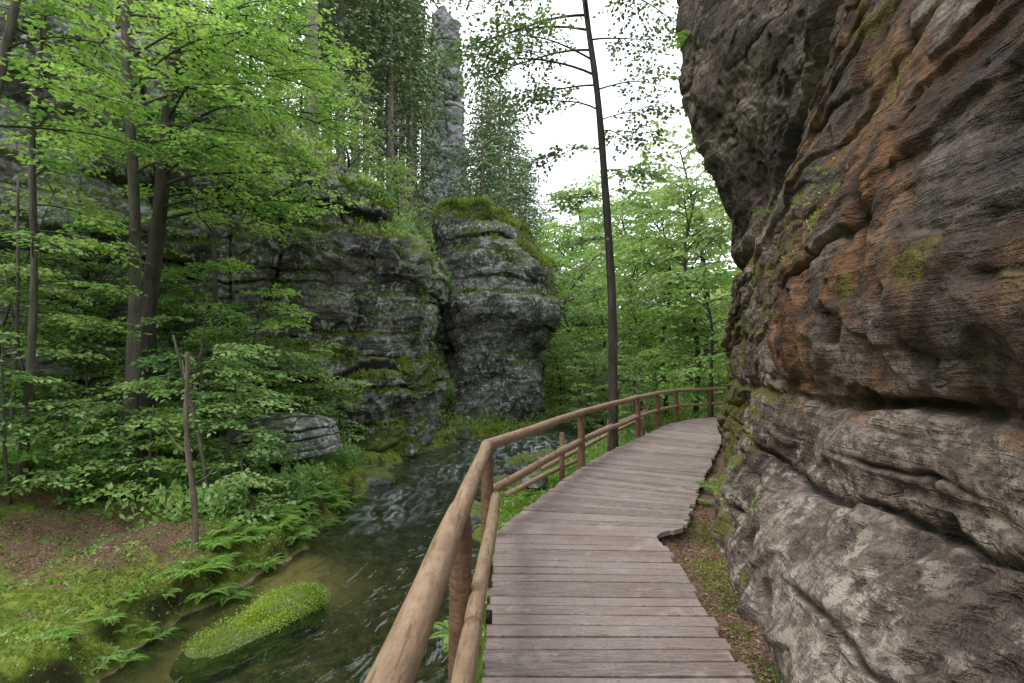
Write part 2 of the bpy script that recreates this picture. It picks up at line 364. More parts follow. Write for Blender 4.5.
def zline(y): return np.interp(y,[0,4.5,6,7,8.6,10,12],[9,7.4,5.9,4.9,4.1,3.6,3.4])
def rx(V,d,cav):
    y=V[...,1]; z=V[...,2]
    zl=zline(y)+.15*perlin(V*1.1)
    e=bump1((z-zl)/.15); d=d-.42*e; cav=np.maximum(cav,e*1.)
    above=sm((z-zl)/.35)*sm((y-4)/2.); d=d+.26*above*bump1((z-zl)/1.6)
    zw=z+.16*perlin(V*.7+4)+.03*perlin(V*4)
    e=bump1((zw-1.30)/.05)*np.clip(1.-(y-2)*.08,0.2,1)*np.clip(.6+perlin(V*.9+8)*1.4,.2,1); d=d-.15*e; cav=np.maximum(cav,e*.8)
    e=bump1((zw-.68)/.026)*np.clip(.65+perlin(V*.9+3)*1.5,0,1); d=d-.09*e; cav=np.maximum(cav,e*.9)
    for k_,(z0,wd,dp) in enumerate([(.42,.02,.05),(.22,.018,.05),(.95,.016,.04),(1.12,.014,.03)]):
        e=bump1((zw+.05*perlin(V*1.7+k_*5)-z0)/wd)*np.clip(.25+perlin(V*.8+k_*11)*2.4,0,1); d=d-dp*e+.03*sm((z-z0)/.04)*bump1((z-z0)/.2)*np.clip(.5+perlin(V*.8+k_*11)*1.5,0,1); cav=np.maximum(cav,e*.8)
    for k_,(ya,za,yb,zb,wd,dp) in enumerate([(0,5.0,9,2.5,.025,.07),(2,6.6,8.5,3.3,.03,.10),(1.5,3.3,6,1.9,.02,.05),(2.5,5.4,7,3.6,.02,.06)]):
        zl2=za+(y-ya)*(zb-za)/(yb-ya)+.14*perlin(V*1.3+7*k_)+.04*perlin(V*4); e=bump1((z-zl2)/wd)*np.clip(.3+perlin(V*.7+2+k_)*2.2,0,1); d=d-dp*e; cav=np.maximum(cav,e*.85)
        d=d+.06*sm((z-zl2)/.05)*bump1((z-zl2)/.5)
    return d,cav
def rmask(P,N,cav):
    y=P[...,1]; z=P[...,2]; n=fbm(P*.7,4); n2=fbm(P*.5+20,4); n4=fbm(P*1.6+33,4)
    rust=np.clip(sm((z-1.2)/1.2)*sm((8.2-y)/3)*(.64+n*.8+n4*.9),0,1.)+np.clip(bump1((z-1.5)/.35)*sm((6-y)/2)*(.5+n2+n4),0,.8)+.35*np.clip(n4+.1,0,1)*sm((z-1)/1)
    moss=np.clip(sm((y-5.6)/2.5)*bump1((z-1.7)/2.0)*(.52+n*1.0+n4*.8),0,.8)+np.clip(bump1((z-1.36)/.10)*sm((6-y)/2)*(.2+n2+n4),0,.9)+np.clip(n4*1.6-.2,0,.65)*sm((z-1.2)/1)*sm((8-y)/2)*.9+np.clip(bump1(z/.14)*(.4+n4*1.5),0,.9)
    pale=np.clip(.15+.65*bump1((z-.5)/.9)+n2*1.0+n4*.9+.9*bump1(np.hypot((y-3.2)/.7,(z-.12)/.22)),0,1.)*(1-.6*sm((z-5)/1.5)*sm((y-6)/1.5))
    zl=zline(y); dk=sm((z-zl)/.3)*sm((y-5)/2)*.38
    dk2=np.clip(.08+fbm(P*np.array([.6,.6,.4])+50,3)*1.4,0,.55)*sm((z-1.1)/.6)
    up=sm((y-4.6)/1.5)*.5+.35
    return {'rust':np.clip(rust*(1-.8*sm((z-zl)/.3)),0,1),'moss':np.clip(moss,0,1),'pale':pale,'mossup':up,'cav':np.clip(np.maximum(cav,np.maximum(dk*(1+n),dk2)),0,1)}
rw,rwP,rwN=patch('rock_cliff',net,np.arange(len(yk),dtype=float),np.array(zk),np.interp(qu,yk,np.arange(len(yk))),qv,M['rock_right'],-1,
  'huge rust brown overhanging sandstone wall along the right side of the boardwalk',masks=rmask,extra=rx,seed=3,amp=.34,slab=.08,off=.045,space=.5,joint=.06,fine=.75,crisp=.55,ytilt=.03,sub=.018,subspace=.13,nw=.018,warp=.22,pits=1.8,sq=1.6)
# left cliff
C=CL[1:12]; T=np.gradient(C,axis=0); T/=np.linalg.norm(T,axis=1)[:,None]; Nn=np.stack([T[:,1],-T[:,0]],-1)
rows=[(-1.8,.25),(-.7,.45),(.3,.4),(1.1,.5),(1.7,-.1),(2.3,.0),(3.2,.3),(4.2,.2),(5.0,.4),(5.7,.25),(6.3,-.25),(6.8,-1.2),(7.4,-2.8)]
hs=[1.75,1.75,1.6,1.28,1.04,.95,.93,.95,1.0,1.0,1.1]
net=np.zeros((len(C),len(rows),3))
for i in range(len(C)):
    for j,(z,o) in enumerate(rows):
        net[i,j]=(*(C[i]+Nn[i]*o),z*(hs[i] if z>0 else 1))
ku=np.arange(len(C),dtype=float)
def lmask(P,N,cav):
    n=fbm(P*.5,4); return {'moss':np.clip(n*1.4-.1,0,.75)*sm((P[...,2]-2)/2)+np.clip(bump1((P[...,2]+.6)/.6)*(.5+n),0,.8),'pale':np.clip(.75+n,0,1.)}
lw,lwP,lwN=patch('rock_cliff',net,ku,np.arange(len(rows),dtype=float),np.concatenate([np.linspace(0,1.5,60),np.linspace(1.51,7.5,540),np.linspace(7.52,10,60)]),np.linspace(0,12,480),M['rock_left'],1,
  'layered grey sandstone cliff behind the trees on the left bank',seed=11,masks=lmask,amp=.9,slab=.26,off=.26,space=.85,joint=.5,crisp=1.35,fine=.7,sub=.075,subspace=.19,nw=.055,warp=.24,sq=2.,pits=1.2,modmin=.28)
def ring(name,prof,mat,label,nu=200,nv=200,parent=None,kind='structure',cat=None,pw=2.6,slope=0,**kw):
    A=np.linspace(0,2*PI,33); net=np.zeros((33,len(prof),3))
    for j,(z,cx,cy,rx_,ry_) in enumerate(prof):
        c,s=np.cos(A),np.sin(A); k=(np.abs(c)**pw+np.abs(s)**pw)**(-1/pw)
        net[:,j,0]=cx+rx_*k*c; net[:,j,1]=cy+ry_*k*s; net[:,j,2]=z+slope*rx_*k*c*(1 if j>len(prof)-5 else 0)
    return patch(name,net,np.arange(33,dtype=float),np.arange(len(prof),dtype=float),np.linspace(0,32,nu),np.linspace(0,len(prof)-1,nv),mat,1,label,parent,kind,cat,**kw)
bk,bkP,bkN=ring('rock_outcrop',[(-1.6,-.85,25.5,2.15,2.3),(0,-.85,25.5,2.15,2.3),(1.5,-.85,25.5,2.1,2.3),(2.3,-.9,25.5,1.95,2.1),(2.9,-.7,25.4,2.2,2.4),(4.0,-.6,25.2,2.6,2.9),(5.6,-.8,25.3,2.5,2.7),(7.1,-.95,25.4,2.25,2.4),(8.0,-1.2,25.5,1.75,1.9),(8.5,-1.3,25.5,.9,1.1),(8.6,-1.35,25.5,.05,.05)],
   M['rock_left'],'tall rounded sandstone block with mossy top rising at the bend of the stream',nu=440,nv=420,slope=-.45,seed=21,masks=lmask,amp=.55,slab=.18,off=.18,space=1.0,joint=.35,crisp=1.1,fine=.7,sub=.06,subspace=.22,nw=.055,warp=.2,sq=2.,pits=1.2,modmin=.28)
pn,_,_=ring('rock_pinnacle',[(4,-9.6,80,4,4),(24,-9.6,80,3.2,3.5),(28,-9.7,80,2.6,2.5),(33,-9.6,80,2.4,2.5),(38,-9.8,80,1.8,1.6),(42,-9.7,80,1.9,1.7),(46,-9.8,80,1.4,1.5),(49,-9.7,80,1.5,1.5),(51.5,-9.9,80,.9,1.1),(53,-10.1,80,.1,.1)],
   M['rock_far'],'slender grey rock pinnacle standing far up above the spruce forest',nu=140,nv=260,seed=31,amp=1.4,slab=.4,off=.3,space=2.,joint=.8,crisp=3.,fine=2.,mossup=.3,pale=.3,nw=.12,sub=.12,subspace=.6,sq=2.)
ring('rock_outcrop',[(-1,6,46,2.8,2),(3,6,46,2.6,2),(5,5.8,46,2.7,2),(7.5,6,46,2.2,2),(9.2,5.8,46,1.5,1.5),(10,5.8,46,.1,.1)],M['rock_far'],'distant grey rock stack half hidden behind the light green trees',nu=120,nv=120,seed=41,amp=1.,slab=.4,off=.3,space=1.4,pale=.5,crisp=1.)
def boulder(px,py,Yd,w,dp,h,label,seed,mat='rock_left',sink=.3,n=90,mossup=1.,moss=None,name='boulder',rz=0,tex=2.6,rot=(0,0),dsp=1.,**kw):
    p=at(px,py,Yd); prof=[]
    for t in np.linspace(0,1,11):
        r=math.sqrt(max(1-(t*1.0)**tex,0.0004)) ; prof.append((-h*sink+(h*(1+sink))*t,0,0,w/2*r,dp/2*r))
    mk_=None
    if moss is not None: mk_=lambda P,N,c:{'moss':np.clip(moss*(N[...,2]>.15)*(.8+fbm(P*2,2)),0,1)}
    kk=dict(amp=.25*min(w,1.5)*dsp,slab=.08*dsp,off=.05*dsp,space=.35,fine=.4*dsp,joint=.08*dsp,crisp=.3*dsp,sub=.01,subspace=.1,nw=.02,warp=.1); kk.update(kw)
    o,P,N=ring(name,prof,M[mat],label,n,n,kind=None,cat='boulder',pw=2.4,seed=seed,mossup=mossup,masks=mk_,**kk)
    o.location=p; o.rotation_euler=(rot[0],rot[1],rz)
    R=np.array(Euler(o.rotation_euler).to_matrix()).T
    return o,P@R+p,N@R
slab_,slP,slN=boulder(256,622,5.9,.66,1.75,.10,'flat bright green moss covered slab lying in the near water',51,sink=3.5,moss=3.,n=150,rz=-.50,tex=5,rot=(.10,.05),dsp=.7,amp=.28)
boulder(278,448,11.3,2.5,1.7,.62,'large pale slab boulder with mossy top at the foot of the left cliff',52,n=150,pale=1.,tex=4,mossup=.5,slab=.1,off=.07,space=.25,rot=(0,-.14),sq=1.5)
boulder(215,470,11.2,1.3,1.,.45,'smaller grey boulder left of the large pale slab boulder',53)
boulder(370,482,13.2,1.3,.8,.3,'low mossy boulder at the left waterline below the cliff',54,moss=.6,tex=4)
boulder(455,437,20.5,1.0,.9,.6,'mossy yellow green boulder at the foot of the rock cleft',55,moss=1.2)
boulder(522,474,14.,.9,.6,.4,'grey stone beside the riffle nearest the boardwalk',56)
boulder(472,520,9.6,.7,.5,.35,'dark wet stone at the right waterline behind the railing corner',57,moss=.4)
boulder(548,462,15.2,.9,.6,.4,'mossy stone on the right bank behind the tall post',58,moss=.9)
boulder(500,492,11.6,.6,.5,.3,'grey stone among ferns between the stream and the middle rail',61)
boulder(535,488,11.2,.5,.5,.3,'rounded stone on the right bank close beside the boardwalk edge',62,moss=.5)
# ------------------------------------------------------------ leaves
NL=0
def leafmesh(name,P,D,Nn,L,W,T,mat,parent=None):
    global NL
    n=len(P); NL+=n; D=D/(np.linalg.norm(D,axis=1)[:,None]+1e-9); S=np.cross(D,Nn); S/=np.linalg.norm(S,axis=1)[:,None]+1e-9; U=np.cross(S,D)
    L=np.broadcast_to(L,(n,))[:,None]; W=np.broadcast_to(W,(n,))[:,None]
    V=np.empty((n,4,3)); V[:,0]=P; V[:,1]=P+D*L*.45+S*W*.5+U*W*.12; V[:,2]=P+D*L; V[:,3]=P+D*L*.45-S*W*.5+U*W*.12
    return mk(name,V,np.arange(n*4).reshape(n,4),mat,parent,False,{'tint':np.repeat(np.clip(T,0,1),4)})
def grow(limbs,gap=.12,tl=.6,ang=55,t0=.2,lg=.05,L=.07,W=.045,flat=.35,droop=.15,sec=3,secl=.5,rg=None,tdown=0.):
    rg=rg or rng; mb=MB(); A=[];D=[];LN=[]
    q=[(*l,0) for l in limbs]
    while q:
        S,az,ln,rise,dr,r,lev=q.pop()
        m=max(5,int(ln/.3)+3); t=np.linspace(0,1,m); d=np.array([math.cos(az),math.sin(az),0]); sd=np.array([-d[1],d[0],0])
        w=ln*.05*np.sin(t*rg.uniform(2,6)+rg.uniform(0,6))*t
        P=np.asarray(S,float)+d*ln*t[:,None]+sd*w[:,None]; P[:,2]+=rise*ln*t-dr*ln*t*t+ln*.02*np.sin(t*7+rg.uniform(0,6))*t
        mb.tube(P,r*(1-.85*t)+.002,5 if r>.02 else 3,cap=False)
        nt=max(2,int(ln*(1-t0)/gap)+1); tt=np.linspace(t0,1,nt)
        pos=np.stack([np.interp(tt,t,P[:,k]) for k in range(3)],1); tan=np.stack([np.interp(tt,t,np.gradient(P[:,k])) for k in range(3)],1); tan/=np.linalg.norm(tan,axis=1)[:,None]
        sg=np.where(np.arange(nt)%2==0,1,-1)*np.radians(ang)*rg.uniform(.7,1.2,nt); sg[-1]*=.1
        c,s=np.cos(sg),np.sin(sg); dd=np.stack([tan[:,0]*c-tan[:,1]*s,tan[:,0]*s+tan[:,1]*c,tan[:,2]*.6+rg.normal(0,.12,nt)-tdown],1)
        A.append(pos);D.append(dd/np.linalg.norm(dd,axis=1)[:,None]); LN.append(tl*(1.1-.7*tt)*rg.uniform(.5,1.25,nt))
        if lev==0 and sec:
            for k in range(sec):
                t1=rg.uniform(.25,.8); S2=[np.interp(t1,t,P[:,a]) for a in range(3)]
                q.append((S2,az+rg.choice([-1,1])*rg.uniform(.4,1.),ln*secl*(1.2-t1)*rg.uniform(.7,1.2),rise*.6+rg.normal(0,.08),dr,r*.5,1))
    A=np.vstack(A);D=np.vstack(D);LN=np.concatenate(LN)
    m=int(LN.max()/lg)+1; PP=[];DD=[]
    perp=np.stack([-D[:,1],D[:,0],0*D[:,0]],1)
    for j in range(m):
        s=(j+.6)*lg; k=LN>s
        if not k.any(): break
        a=A[k]+D[k]*s; a[:,2]-=droop*s*s/(LN[k]+.05)*1.
        sgn=1 if j%2 else -1
        d=D[k]*.8+perp[k]*sgn*.8+rg.normal(0,.25,(k.sum(),3)); d[:,2]-=droop+.15
        PP.append(a+rg.normal(0,.012,a.shape));DD.append(d)
    PP=np.vstack(PP);DD=np.vstack(DD);n=len(PP)
    Nn=np.stack([rg.normal(0,flat,n),rg.normal(0,flat,n),np.ones(n)],1)
    T=.5+rg.normal(0,.2,n)+1.1*perlin(PP*.9+7)
    tw=np.stack([A,A+np.array([0,0,.006]),A+D*LN[:,None]*.9-np.array([0,0,1])*(droop*LN*.8)[:,None]+np.array([0,0,.003]),A+D*LN[:,None]*.9-np.array([0,0,1])*(droop*LN*.8)[:,None]],1)
    mb.add(tw,np.arange(len(A)*4).reshape(-1,4))
    return mb,PP,DD,Nn,L*rg.uniform(.7,1.25,n),W*rg.uniform(.7,1.2,n),T
def tree(name,loc,tp,tr,limbs,spec,lm,bm,label,cat='tree',group=None,n=10,rg=None):
    r=root(name,loc,label,cat,group)
    tb=MB(); tp=np.asarray(tp,float)
    k=np.linspace(0,len(tp)-1,max(12,len(tp)*4)); P=hermite(np.arange(len(tp)),tp,k); R=np.interp(k,np.arange(len(tp)),tr)
    R=R*(1+.05*np.sin(k*9))
    tb.tube(P,R,n); tb.build('trunk',M[bm],r)
    mb,PP,DD,N_,L,W,T=grow(limbs,rg=rg,**spec)
    mb.build('branches',M[bm],r)
    leafmesh('crown',PP,DD,N_,L,W,T,M[lm],r)
    return r
def tpt(tp,z):
    tp=np.asarray(tp,float); return np.array([np.interp(z,tp[:,2],tp[:,0]),np.interp(z,tp[:,2],tp[:,1]),z])
def lt(px0,Y0,pts,r0,limbspec,label,seed,lm='leaf_bright',spec=None,bm='bark'):
    x0=(px0-512)*Y0/F; z0=gz(x0,Y0)-.15
    tp=[(0,0,0)]
    for (px,py) in pts: q=at(px,py,Y0); tp.append((q[0]-x0,0.15*len(tp),q[2]-z0))
    rg=np.random.default_rng(seed); limbs=[]
    for (z,az,ln,rise,dr) in limbspec: limbs.append((tpt(tp,z-z0),math.radians(az),ln,rise,dr,.007+.006*ln))
    tr=np.linspace(r0,r0*.5,len(tp)); tr[0]*=1.3
    sp=dict(gap=.125,tl=.70,lg=.053,L=.098,W=.072,sec=3,flat=.6); sp.update(spec or {})
    return tree('beech_tree',(x0,Y0,z0),tp,tr,limbs,sp,lm,bm,label,rg=rg)
def autol(z0,z1,n,l0,l1,seed,az0=0,az1=360,rise=.25,dr=.25):
    rg=np.random.default_rng(seed); o=[]
    for i in range(n):
        f=(i+.5)/n; o.append((z0+(z1-z0)*f,rg.uniform(az0,az1),(l0+(l1-l0)*f)*rg.uniform(.75,1.2),rise+rg.normal(0,.1),dr+rg.normal(0,.05)))
    return o
lt(145,10.,[(142,330),(150,200),(155,80),(162,-40),(165,-200)],.16,autol(4.2,9.0,22,3.3,3.0,1,-50,50)+autol(4.6,9.5,6,2.2,2.2,2,110,200),'dark slender beech trunk with bright green sprays, right one of near left pair',1,bm='bark_dark')
lt(125,9.3,[(128,330),(122,190),(108,60),(100,-60),(95,-220)],.11,autol(4.8,8.6,13,2.7,2.7,3,-30,60)+autol(4.6,9,5,2.0,2.2,4,110,200),'thinner brown beech trunk leaning left beside the dark trunk of the near pair',2)
lt(215,12.4,[(212,300),(205,150),(215,0),(218,-150)],.06,autol(4.4,9.6,18,2.4,2.,5),'thin pale beech stem between the dark trunk and the cliff',3)
lt(20,8.,[(25,300),(15,100),(30,-60),(40,-200)],.055,autol(2.2,7.4,13,1.3,1.3,6,-60,90),'beech at the left picture edge with low hanging bright foliage',4)
lt(-60,7.,[(-50,300),(-30,100),(-10,-60),(0,-300)],.08,autol(4.6,7.4,8,1.8,1.8,7,-40,80),'beech just outside the left edge whose bright sprays reach into view',5)
sap=dict(gap=.10,tl=.54,lg=.05,L=.095,W=.068,sec=3,flat=.5,t0=.15)
SP=[(40,9.2,3.4),(95,10.4,2.6),(195,10.6,3.4),(240,12.6,4.0),(300,13.4,3.0),(10,7.6,2.2),(225,9.2,2.0),(150,8.6,1.6),(-10,10.5,4.2),(110,12.6,4.6),(338,14.0,2.0),(70,8.2,1.4),(250,8.6,.9),(175,9.6,2.6),(60,11.8,3.6),(180,12.4,4.2)]
SL=['arching broadleaf sapling near the left edge in front of the dark hollow','bushy sapling left of the dark beech trunk','layered sapling directly right of the dark beech trunk','feathery sapling in front of the shaded cliff','young beech with flat sprays behind the pale slab boulder','low leafy sapling at the far left above the litter covered bank','sapling beside the bare snag with fine drooping sprays','short sapling just left of the bare snag','tall sapling filling the left edge behind the bank','tall sapling behind the twin beech trunks','outermost sapling leaning over the stream below the cliff','low bright bush on the far left bank behind the litter','small shrub at the bank edge right of the bare snag','light leafy sapling between the dark beech trunk and the bare snag','tall sapling in the shade behind the arching one at the left','tall bright sapling against the cliff just right of the twin trunks']
for i,((px,Yd,h),lb) in enumerate(zip(SP,SL)):
    rg=np.random.default_rng(100+i); x0=(px-512)*Yd/F; z0=gz(x0,Yd)-.05
    lean=rg.normal(0,.12)+.05; tp=[(0,0,0),(lean*h*.3,-.05*h,h*.4),(lean*h,-.1*h,h)]
    nl=int(h*6)+3; limbs=[(tpt(tp,h*(.18+.80*(k+.5)/nl)),rg.uniform(0,2*PI),h*.52*(1.15-.7*(k+.5)/nl)*rg.uniform(.7,1.2),.18,.22,.008) for k in range(nl)]
    tree('sapling',(x0,Yd,z0),tp,[.03,.022,.008],limbs,sap,['leaf_far','leaf_mid','leaf_mid','leaf_bright'][i%4],'bark',lb,cat='sapling',n=6,rg=rg)
r=root('dead_snag',(at(195,545,7.)[0],7.,gz(at(195,545,7.)[0],7.)-.1),'bare broken tree stem standing on the litter covered left bank','dead tree')
mb=MB(); zt=np.linspace(0,2.6,30); P=np.stack([-.05*zt+.03*np.sin(zt*3),0*zt,zt],1); mb.tube(P,.040*(1-.4*zt/2.6)*(1+.14*np.sin(zt*11)),9); mb.build('trunk',M['dead'],r)
mb=MB()
for z,a,l in [(.9,.3,.35),(1.3,2.8,.4),(1.8,-.5,.3),(2.2,2.2,.25),(.5,-2.5,.3)]: mb.tube([(-.05*z,0,z),(-.05*z+l*.5*math.cos(a),l*.4*math.sin(a),z+.1),(-.05*z+l*math.cos(a),l*.8*math.sin(a),z+.3)],[.012,.008,.003],5)
mb.build('branches',M['dead'],r)
mb=MB(); a=at(40,118,13.5); b=at(112,82,12.8); mb.tube([a,(a+b)/2+[0,0,.1],b],[.13,.11,.07],8); mb.tube([(a+b)/2,(a+b)/2+[.3,0,-.7]],[.05,.02],6)
tag(mb.build('fallen_log',M['bark_dark']),'dark mossy fallen trunk lying across the top of the left slope','fallen log')
for i,(px,Yd,y1,dx,lb) in enumerate([(8,8.6,180,10,'thin bare stem at the extreme left edge'),(213,8.4,335,-40,'thin stem leaning behind the bare snag'),(70,11.5,60,12,'straight thin stem between the left saplings'),(175,13,120,-20,'thin grey stem behind the dark beech trunk')]):
    x0=(px-512)*Yd/F; z0=gz(x0,Yd)-.1; q=at(px+dx,y1,Yd); mb=MB(); P=np.array([(x0,Yd,z0),((x0+q[0])/2+.06,Yd,(z0+q[2])/2),tuple(q)]); mb.tube(hermite(np.arange(3),P,np.linspace(0,2,14)),np.linspace(.035,.018,14),7)
    tag(mb.build('bare_stem',M['bark']),lb,'tree')
# tall alder beside the boardwalk
x0=2.5;Y0=13.5;z0=gz(x0,Y0)-.2
tp=[(0,0,0),(-.02,0,2.2)]
for (px,py) in [(612,300),(606,200),(598,100),(586,10),(578,-70),(572,-200)]: q=at(px,py,Y0); tp.append((q[0]-x0,0,q[2]-z0))
rg=np.random.default_rng(61); limbs=[]
for (py,az,ln,rise,dr) in [(75,178,3.3,.5,.55),(60,200,2.6,.3,.2),(30,160,3.4,.35,.3),(0,185,3.6,.3,.25),(-30,150,3,.3,.3),(40,20,2.2,.35,.25),(0,-20,2.6,.3,.2),(-40,30,2.8,.2,.2),(120,-10,1.5,.3,.3),(150,170,1.5,.3,.5),(200,190,1.1,.3,.4),(110,200,2.0,.3,.4),(170,10,1.1,.2,.3),(-80,180,3.6,.1,.25),(-90,0,3,.1,.2),(-110,100,3,.1,.2),(-60,-90,3,.2,.3),(20,-100,2.6,.3,.3),(90,5,1.9,.4,.35),(130,40,1.6,.3,.3),(50,170,3.0,.1,.3),(85,160,2.4,.2,.4),(240,175,.8,.2,.3),(15,175,3.6,.0,.25),(-15,10,2.8,.0,.25)]:
    q=at(0,py,Y0); limbs.append((tpt(tp,q[2]-z0),math.radians(az),ln,rise,dr,.008+.007*ln))
tree('alder_tree',(x0,Y0,z0),tp,np.linspace(.13,.042,len(tp)),limbs,dict(gap=.16,tl=.9,lg=.08,L=.125,W=.095,sec=4,flat=.9,secl=.7),'leaf_dark','bark_dark','tall slender dark alder trunk with sparse leaves right behind the boardwalk railing',rg=rg,n=12)
def proto_tree(h,seed,lm,spec,crown0=.2,wid=.36,name='broadleaf_tree',bm='bark_dark',r=.085):
    rg=np.random.default_rng(seed); tp=[(0,0,-.4),(rg.normal(0,.15),rg.normal(0,.15),h*.35),(rg.normal(0,.3),rg.normal(0,.3),h*.7),(rg.normal(0,.35),rg.normal(0,.35),h*.97)]
    nl=int(h*5); limbs=[]
    for k in range(nl):
        f=(k+.5)/nl; ln=h*wid*(math.sin(PI*(.16+.70*f))**.7)*rg.uniform(.55,1.2); limbs.append((tpt(tp,h*(crown0+(1-crown0)*f*.97)),k*2.4+rg.uniform(-.8,.8),ln,.3+.55*f+rg.normal(0,.15),.35,.01+.006*ln))
    return tree(name,(0,0,0),tp,[r*1.2,r,r*.6,.02],limbs,spec,lm,bm,'x',n=8,rg=rg)
fs=dict(gap=.21,tl=.95,lg=.12,L=.20,W=.145,sec=4,flat=1.1,droop=.3)
protos=[proto_tree(8,201,'leaf_far',fs,.10),proto_tree(9,202,'leaf_far',fs,.12,.30),proto_tree(8,203,'leaf_bright',fs,.1,.34)]
FT=[(575,31,1.1,0,'light green tree behind the right shoulder of the rounded rock'),(602,27,.78,1,'low bushy tree seen just left of the alder trunk'),(640,25,.95,2,'bright tree right of the alder trunk above the railing'),(668,22.5,1.0,0,'broad soft green tree at the boardwalk bend'),(694,20.,1.02,1,'tree leaning against the rock wall edge, tallest of the right trees'),(712,17.8,.72,2,'small bright tree beside the far end of the railing'),(628,39,1.5,1,'hazy tree far back in the gap of the gorge'),(658,36,1.6,0,'tall hazy tree behind the bend trees'),(552,43,1.7,2,'distant tree left of the grey rock stack'),(600,52,1.9,0,'farthest tree in the middle of the gorge'),(700,30,1.6,1,'tall tree behind the rock wall edge'),(560,29.5,.55,2,'small bush like tree at the right foot of the rounded rock'),(590,22.5,.38,1,'low bush on the right bank left of the alder'),(636,19.5,.36,0,'low bush behind the middle railing posts'),(655,30,.8,2,'mid sized tree between the bend trees'),(578,25.,.5,0,'bush at the water right of the rounded rock'),(580,60,2.4,1,'tallest distant tree rising into the sky gap')]
used=[0,0,0]
for i,(px,Yd,s,k,lb) in enumerate(FT):
    x=(px-512)*Yd/F; loc=(x,Yd,gz(x,Yd)); p=protos[k]
    if not used[k]: p.location=loc; p.rotation_euler=(0,0,i*1.3); p.scale=(s,)*3; p['label']=lb; used[k]=1
    else: dup(p,loc,i*1.3,s,lb)
def spruce(h,seed,bare,name='spruce_tree'):
    rg=np.random.default_rng(seed); tp=[(0,0,-.5),(0,0,h*.5),(rg.normal(0,.15),0,h)]; limbs=[]; n=int(h*6.)
    for k in range(n):
        f=(k+.5)/n
        z=bare+(1-bare)*f; ln=h*.16*(1-f)**.75*rg.uniform(.6,1.2)+.2; limbs.append((tpt(tp,h*z*.99),k*2.4+rg.uniform(-.4,.4),ln,.1+.35*f,.35-.15*f,.016))
    return tree(name,(0,0,0),tp,[h*.012,h*.009,.01],limbs,dict(gap=.23,tl=.72,lg=.16,L=.33,W=.15,sec=0,flat=.8,t0=.1,droop=.2,tdown=.1),'needle','bark_spruce','x',n=7,rg=rg)
sps=[spruce(17,301,.28),spruce(20,302,.48),spruce(14,303,.08)]
rg=np.random.default_rng(77); used=[0,0,0]; placed=[]
SG='spruces on the wooded slope above the left cliff'
def put_spruce(x,Yd,k,s):
    placed.append((x,Yd)); loc=(x,Yd,gz(x,Yd)); lb='dark green spruce standing among others on the wooded slope above the left cliff'
    if not used[k]: p=sps[k]; p.location=loc; p.scale=(s,)*3; p['label']=lb; p['group']=SG; used[k]=1
    else: dup(sps[k],loc,rg.uniform(0,6),s,lb,SG)
for (px,Yd,k,s) in [(505,44,0,1.05),(520,52,1,1.1),(492,38,2,.95),(482,47,1,1.1),(530,60,0,1.15),(512,36,2,.8),(540,68,1,1.15),(500,58,1,1.4),(470,34,2,.5),(455,44,0,.55),(440,38,2,.55),(422,46,0,.95),(464,60,0,.62),(410,30,0,.95),(402,40,1,1.25),(390,27,1,.95),(380,35,0,1.2),(366,26,0,.9),(355,31,1,1.1),(340,24,1,.85),(408,62,1,1.35),(490,68,1,1.4),(482,56,0,1.2),(548,78,0,1.3),(430,33,2,.5),(328,28,0,1.1),(395,50,1,1.35),(449,54,2,.7),(415,54,1,1.2),(510,66,1,1.4),(526,74,1,1.4),(560,84,0,1.2)]:
    put_spruce((px-512)*Yd/F,Yd,k,s)
cnt=0; tries=0
while cnt<16 and tries<9000:
    tries+=1
    Yd=rg.uniform(17,55); px=rg.uniform(-30,390); x=(px-512)*Yd/F
    db=float(sdist(np.array([x]),np.array([Yd]),CL)[0])
    if db<2.5 or db>24: continue
    if any((x-a)**2+(Yd-b)**2<5. for a,b in placed): continue
    put_spruce(x,Yd,int(rg.integers(0,3)),rg.uniform(.65,1.15)); cnt+=1
for i,(px,Yd,s,lb) in enumerate([(345,21,.55,'pale green young tree on the cliff top above the layered ledges'),(395,24,.6,'young tree on the cliff top left of the rock cleft'),(300,19,.6,'young tree at the left end of the cliff top'),(500,36,.95,'light tree behind the rounded rock top'),(530,34,.95,'light tree just right of the rounded rock top'),(250,22,.8,'young broadleaf tree high on the left slope'),(60,19,.8,'broadleaf tree high on the slope at far left'),(465,32,.45,'small tree above the mossy crown of the rounded rock'),(548,38,1.1,'light green tree at the left side of the sky gap'),(370,22.5,.4,'low pale bush at the edge of the cliff top'),(425,29,.6,'light tree on the slope just below the rock pinnacle')]):
    x=(px-512)*Yd/F; dup(protos[i%3],(x,Yd,gz(x,Yd)),i*2.1,s,lb)
# ------------------------------------------------------------ ferns
def fern(seed,name='fern',R=.5):
    rg=np.random.default_rng(seed); P=[];D=[];Nn=[];L=[];W=[];T=[]
    nf=rg.integers(8,12)
    for k in range(nf):
        az=k*2*PI/nf+rg.normal(0,.2); ln=R*rg.uniform(.75,1.15); up=rg.uniform(.6,1.0); d=np.array([math.cos(az),math.sin(az),0]); sd=np.array([-d[1],d[0],0])
        m=22
        for j in range(2,m):
            t=j/m; p=d*ln*t; p=p+np.array([0,0,ln*(up*t-.95*up*t*t)]); w=ln*.30*math.sin(PI*min(1,t*.85+.12))**.8*(1-t*.45)
            for s in (-1,1):
                P.append(p);D.append(sd*s+d*.35+np.array([0,0,-.15]));Nn.append([0,0,1]+rg.normal(0,.1,3));L.append(w);W.append(ln*.055);T.append(rg.uniform(.2,.9))
    return [np.array(q,float) for q in (P,D,Nn,L,W,T)]
fa=[fern(400+i) for i in range(4)]
fo=[leafmesh('fern',*a,M['fern']) for a in fa]
fused=[0]*4
